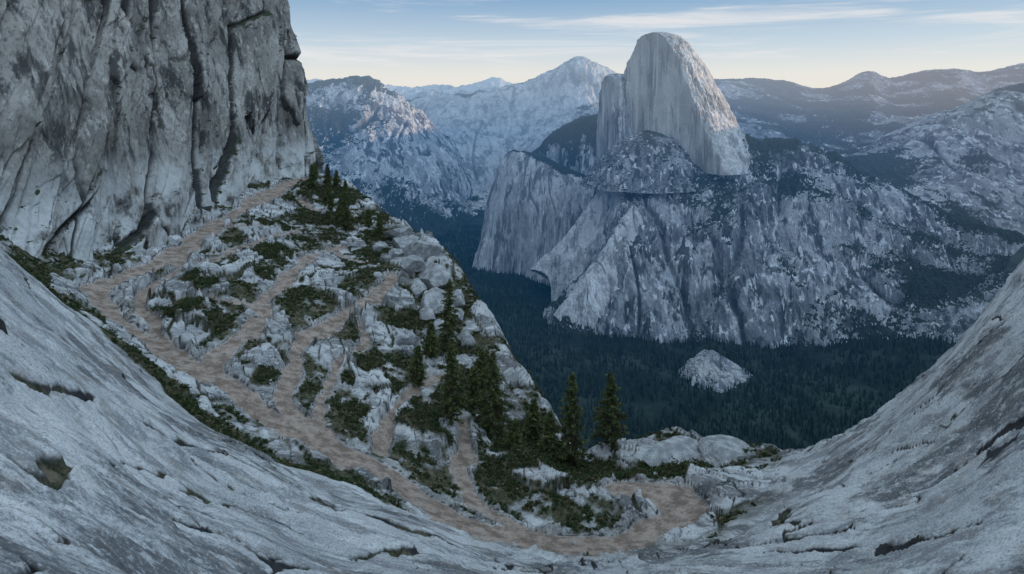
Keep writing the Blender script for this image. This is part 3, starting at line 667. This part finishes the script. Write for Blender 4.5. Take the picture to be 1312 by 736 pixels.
# ------------------------------------------------------------------ boulders
BM = NT('boulder_granite')
c = BM.mix(BM.ramp(BM.noise(0.8, 6, 0.65), 0.4, 0.62), (0.26, 0.26, 0.265), (0.52, 0.52, 0.515))
c = BM.mix(BM.ramp(BM.noise(7, 5, 0.75), 0.5, 0.66, 0, 0.6), c, (0.09, 0.09, 0.095))
c = BM.mix(BM.ramp(BM.noise(1.6, 6, 0.75), 0.52, 0.62, 0, 0.65), c, (0.10, 0.10, 0.10))
BMAT = BM.out(c, BM.bump(BM.noise(2.5, 6, 0.65), 0.12))
import bmesh
bm = bmesh.new(); bmesh.ops.create_icosphere(bm, subdivisions=5, radius=1)
IV = np.array([v.co[:] for v in bm.verts]); IF = np.array([[v.index for v in f.verts] for f in bm.faces]); bm.free()
def rock_shape(seed, sub_amp=0.08, planes=11):
    r = np.random.default_rng(seed); n = r.normal(size=(planes, 3)); n /= np.linalg.norm(n, axis=1)[:, None]
    dd = 0.50+0.30*r.random(planes)
    dot = IV@n.T; lim = np.where(dot > 0.05, dd/np.maximum(dot, 0.05), 9).min(1)
    R = np.minimum(1.15, lim)+sub_amp*fbm3(IV[:, 0]*2+seed, IV[:, 1]*2, IV[:, 2]*2, 5, 0.6)
    return IV*R[:, None]
for k, (bx_, by_, s) in enumerate([(-22,150,(5,4.5,3.8)),(-26,158,(4.3,4.6,3.2)),(-18,140,(6.0,4.5,3)),(-15,131,(4,3.5,3)),(-23,141,(2.9,2.8,2.1)),(-14,122,(3,2.6,2.4)),
                                   (-30,165,(3.4,3.3,2.4)),(-9,121,(2.4,2.4,1.8)),(-19,112,(2,2.3,1.5)),(23,88,(6,4,1.0)),(30,87,(5,4,0.9)),(-17,126,(2.1,2,2)),
                                   (-20,134,(2.6,2.4,2.2)),(-12,136,(2.8,2.4,2)),(-28,150,(2.4,2.4,1.9)),(-12,129,(2.2,3,1.7)),(-33,158,(2.2,3,1.5))]):
    P = rock_shape(k+3)*np.array(s); a = rng.random()*6.28; ca, sa = math.cos(a)*1, math.sin(a)
    P = np.stack([P[:, 0]*ca-P[:, 1]*sa, P[:, 0]*sa+P[:, 1]*ca, P[:, 2]], -1)
    P += np.array([bx_, by_, float(lookup(bx_, by_, z))+s[2]*0.2])
    make_obj('boulder', P, IF, BMAT, smooth=False)
bm = bmesh.new(); bmesh.ops.create_icosphere(bm, subdivisions=2, radius=1)
IV = np.array([v.co[:] for v in bm.verts]); IF2 = np.array([[v.index for v in f.verts] for f in bm.faces]); bm.free()
shapes = [rock_shape(50+k, 0.05, 9) for k in range(8)]
n = 26000; qx = -90+rng.random(n)*130; qy = 60+rng.random(n)*175
dq = lookup(qx, qy, nd); rg = lookup(qx, qy, rough); oo = lookup(qx, qy, outd)
ok = (oo < 2) & (rg > 0.5) & (((dq > 1.1) & (dq < 1.8) & (rng.random(n) < 0.6)) | ((rng.random(n) < 0.10) & (dq > 1.2)) | ((rng.random(n) < 0.05) & (dq <= 1.1)))
qx, qy = qx[ok], qy[ok]; qz = lookup(qx, qy, z); vs = []; fs = []; o = 0
for a, b, c_ in zip(qx, qy, qz):
    s = 0.08+0.42*rng.random()**3.5
    an = rng.random()*6.28; v = shapes[rng.integers(8)]*np.array([s, s*(0.6+0.4*rng.random()), s*0.65])
    v = np.stack([v[:, 0]*math.cos(an)-v[:, 1]*math.sin(an), v[:, 0]*math.sin(an)+v[:, 1]*math.cos(an), v[:, 2]], -1)+np.array([a, b, c_+s*0.2])
    vs.append(v); fs.append(IF2+o); o += len(v)
make_obj('rubble', np.concatenate(vs), np.concatenate(fs), BMAT, smooth=False)

# ------------------------------------------------------------------ light, sky
EL, AZ = math.radians(6), math.radians(88)     # azimuth measured from +Y towards +X
sv = Vector((math.cos(EL)*math.sin(AZ), math.cos(EL)*math.cos(AZ), math.sin(EL)))
sl = bpy.data.lights.new('sun', 'SUN'); sl.energy = 5.0; sl.angle = math.radians(0.5); sl.color = (1, 0.68, 0.40)
so = bpy.data.objects.new('sun', sl); so.rotation_euler = (-sv).to_track_quat('-Z', 'Y').to_euler(); scene.collection.objects.link(so)
w = bpy.data.worlds.new('World'); scene.world = w; w.use_nodes = True; nt = w.node_tree; bg = nt.nodes['Background']
L = nt.links.new; ND = nt.nodes.new
sk = ND('ShaderNodeTexSky'); sk.sky_type = 'NISHITA'; sk.sun_disc = False; sk.sun_elevation = EL; sk.sun_rotation = AZ
sk.air_density = 1.0; sk.dust_density = 0.3; sk.ozone_density = 3.0
tc = ND('ShaderNodeTexCoord'); sp = ND('ShaderNodeSeparateXYZ'); L(tc.outputs['Generated'], sp.inputs[0])
rp = ND('ShaderNodeValToRGB'); L(sp.outputs['Z'], rp.inputs[0])
cr = rp.color_ramp; cr.elements[0].position = 0.0; cr.elements[0].color = (1.0, 0.93, 0.83, 1)
cr.elements[1].position = 1.0; cr.elements[1].color = (0.64, 0.84, 1.0, 1)
for p_, c_ in ((0.045, (0.92, 0.91, 0.88, 1)), (0.09, (0.64, 0.76, 0.87, 1)), (0.165, (0.27, 0.46, 0.70, 1)), (0.40, (0.48, 0.71, 1.0, 1))):
    e = cr.elements.new(p_); e.color = c_
dt = ND('ShaderNodeVectorMath'); dt.operation = 'DOT_PRODUCT'; L(tc.outputs['Generated'], dt.inputs[0]); dt.inputs[1].default_value = (0.72, -0.40, 0.57)
mb = ND('ShaderNodeMapRange'); L(dt.outputs['Value'], mb.inputs['Value']); mb.inputs['From Min'].default_value = 0.40; mb.inputs['From Max'].default_value = 1
mb.inputs['To Min'].default_value = 6.2; mb.inputs['To Max'].default_value = 17.0
vs_ = ND('ShaderNodeVectorMath'); vs_.operation = 'SCALE'; L(rp.outputs[0], vs_.inputs[0]); L(mb.outputs[0], vs_.inputs['Scale'])
m0 = ND('ShaderNodeMix'); m0.data_type = 'RGBA'; m0.inputs[0].default_value = 0.88; L(sk.outputs[0], m0.inputs[6]); L(vs_.outputs[0], m0.inputs[7])
mp = ND('ShaderNodeMapping'); mp.inputs['Scale'].default_value = (1.3, 1.3, 20); mp.inputs['Location'].default_value = (4.35, 2.0, 3.2)
no = ND('ShaderNodeTexNoise'); no.inputs['Scale'].default_value = 1.7; no.inputs['Detail'].default_value = 8; no.inputs['Roughness'].default_value = 0.64; no.inputs['Distortion'].default_value = 0.5
mr = ND('ShaderNodeMapRange'); mr.interpolation_type = 'SMOOTHSTEP'
mr.inputs['From Min'].default_value = 0.48; mr.inputs['From Max'].default_value = 0.70; mr.inputs['To Max'].default_value = 0.8
mx = ND('ShaderNodeMix'); mx.data_type = 'RGBA'; mx.inputs[7].default_value = (5.6, 5.5, 5.5, 1)
L(tc.outputs['Generated'], mp.inputs[0]); L(mp.outputs[0], no.inputs['Vector']); L(no.outputs['Fac'], mr.inputs['Value'])
L(mr.outputs[0], mx.inputs[0]); L(m0.outputs[2], mx.inputs[6]); L(mx.outputs[2], bg.inputs['Color'])
bg.inputs['Strength'].default_value = 0.15

# ------------------------------------------------------------------ camera
cd = bpy.data.cameras.new('camera'); cd.sensor_width = 36; cd.lens = 800/1312*36
cd.shift_y = -(368-130)/1312; cd.clip_start = 0.1; cd.clip_end = 100000
co = bpy.data.objects.new('camera', cd); co.rotation_euler = (math.pi/2, 0, 0); scene.collection.objects.link(co)
scene.camera = co
scene.view_settings.view_transform = 'Standard'; scene.view_settings.look = 'None'; scene.view_settings.exposure = 0
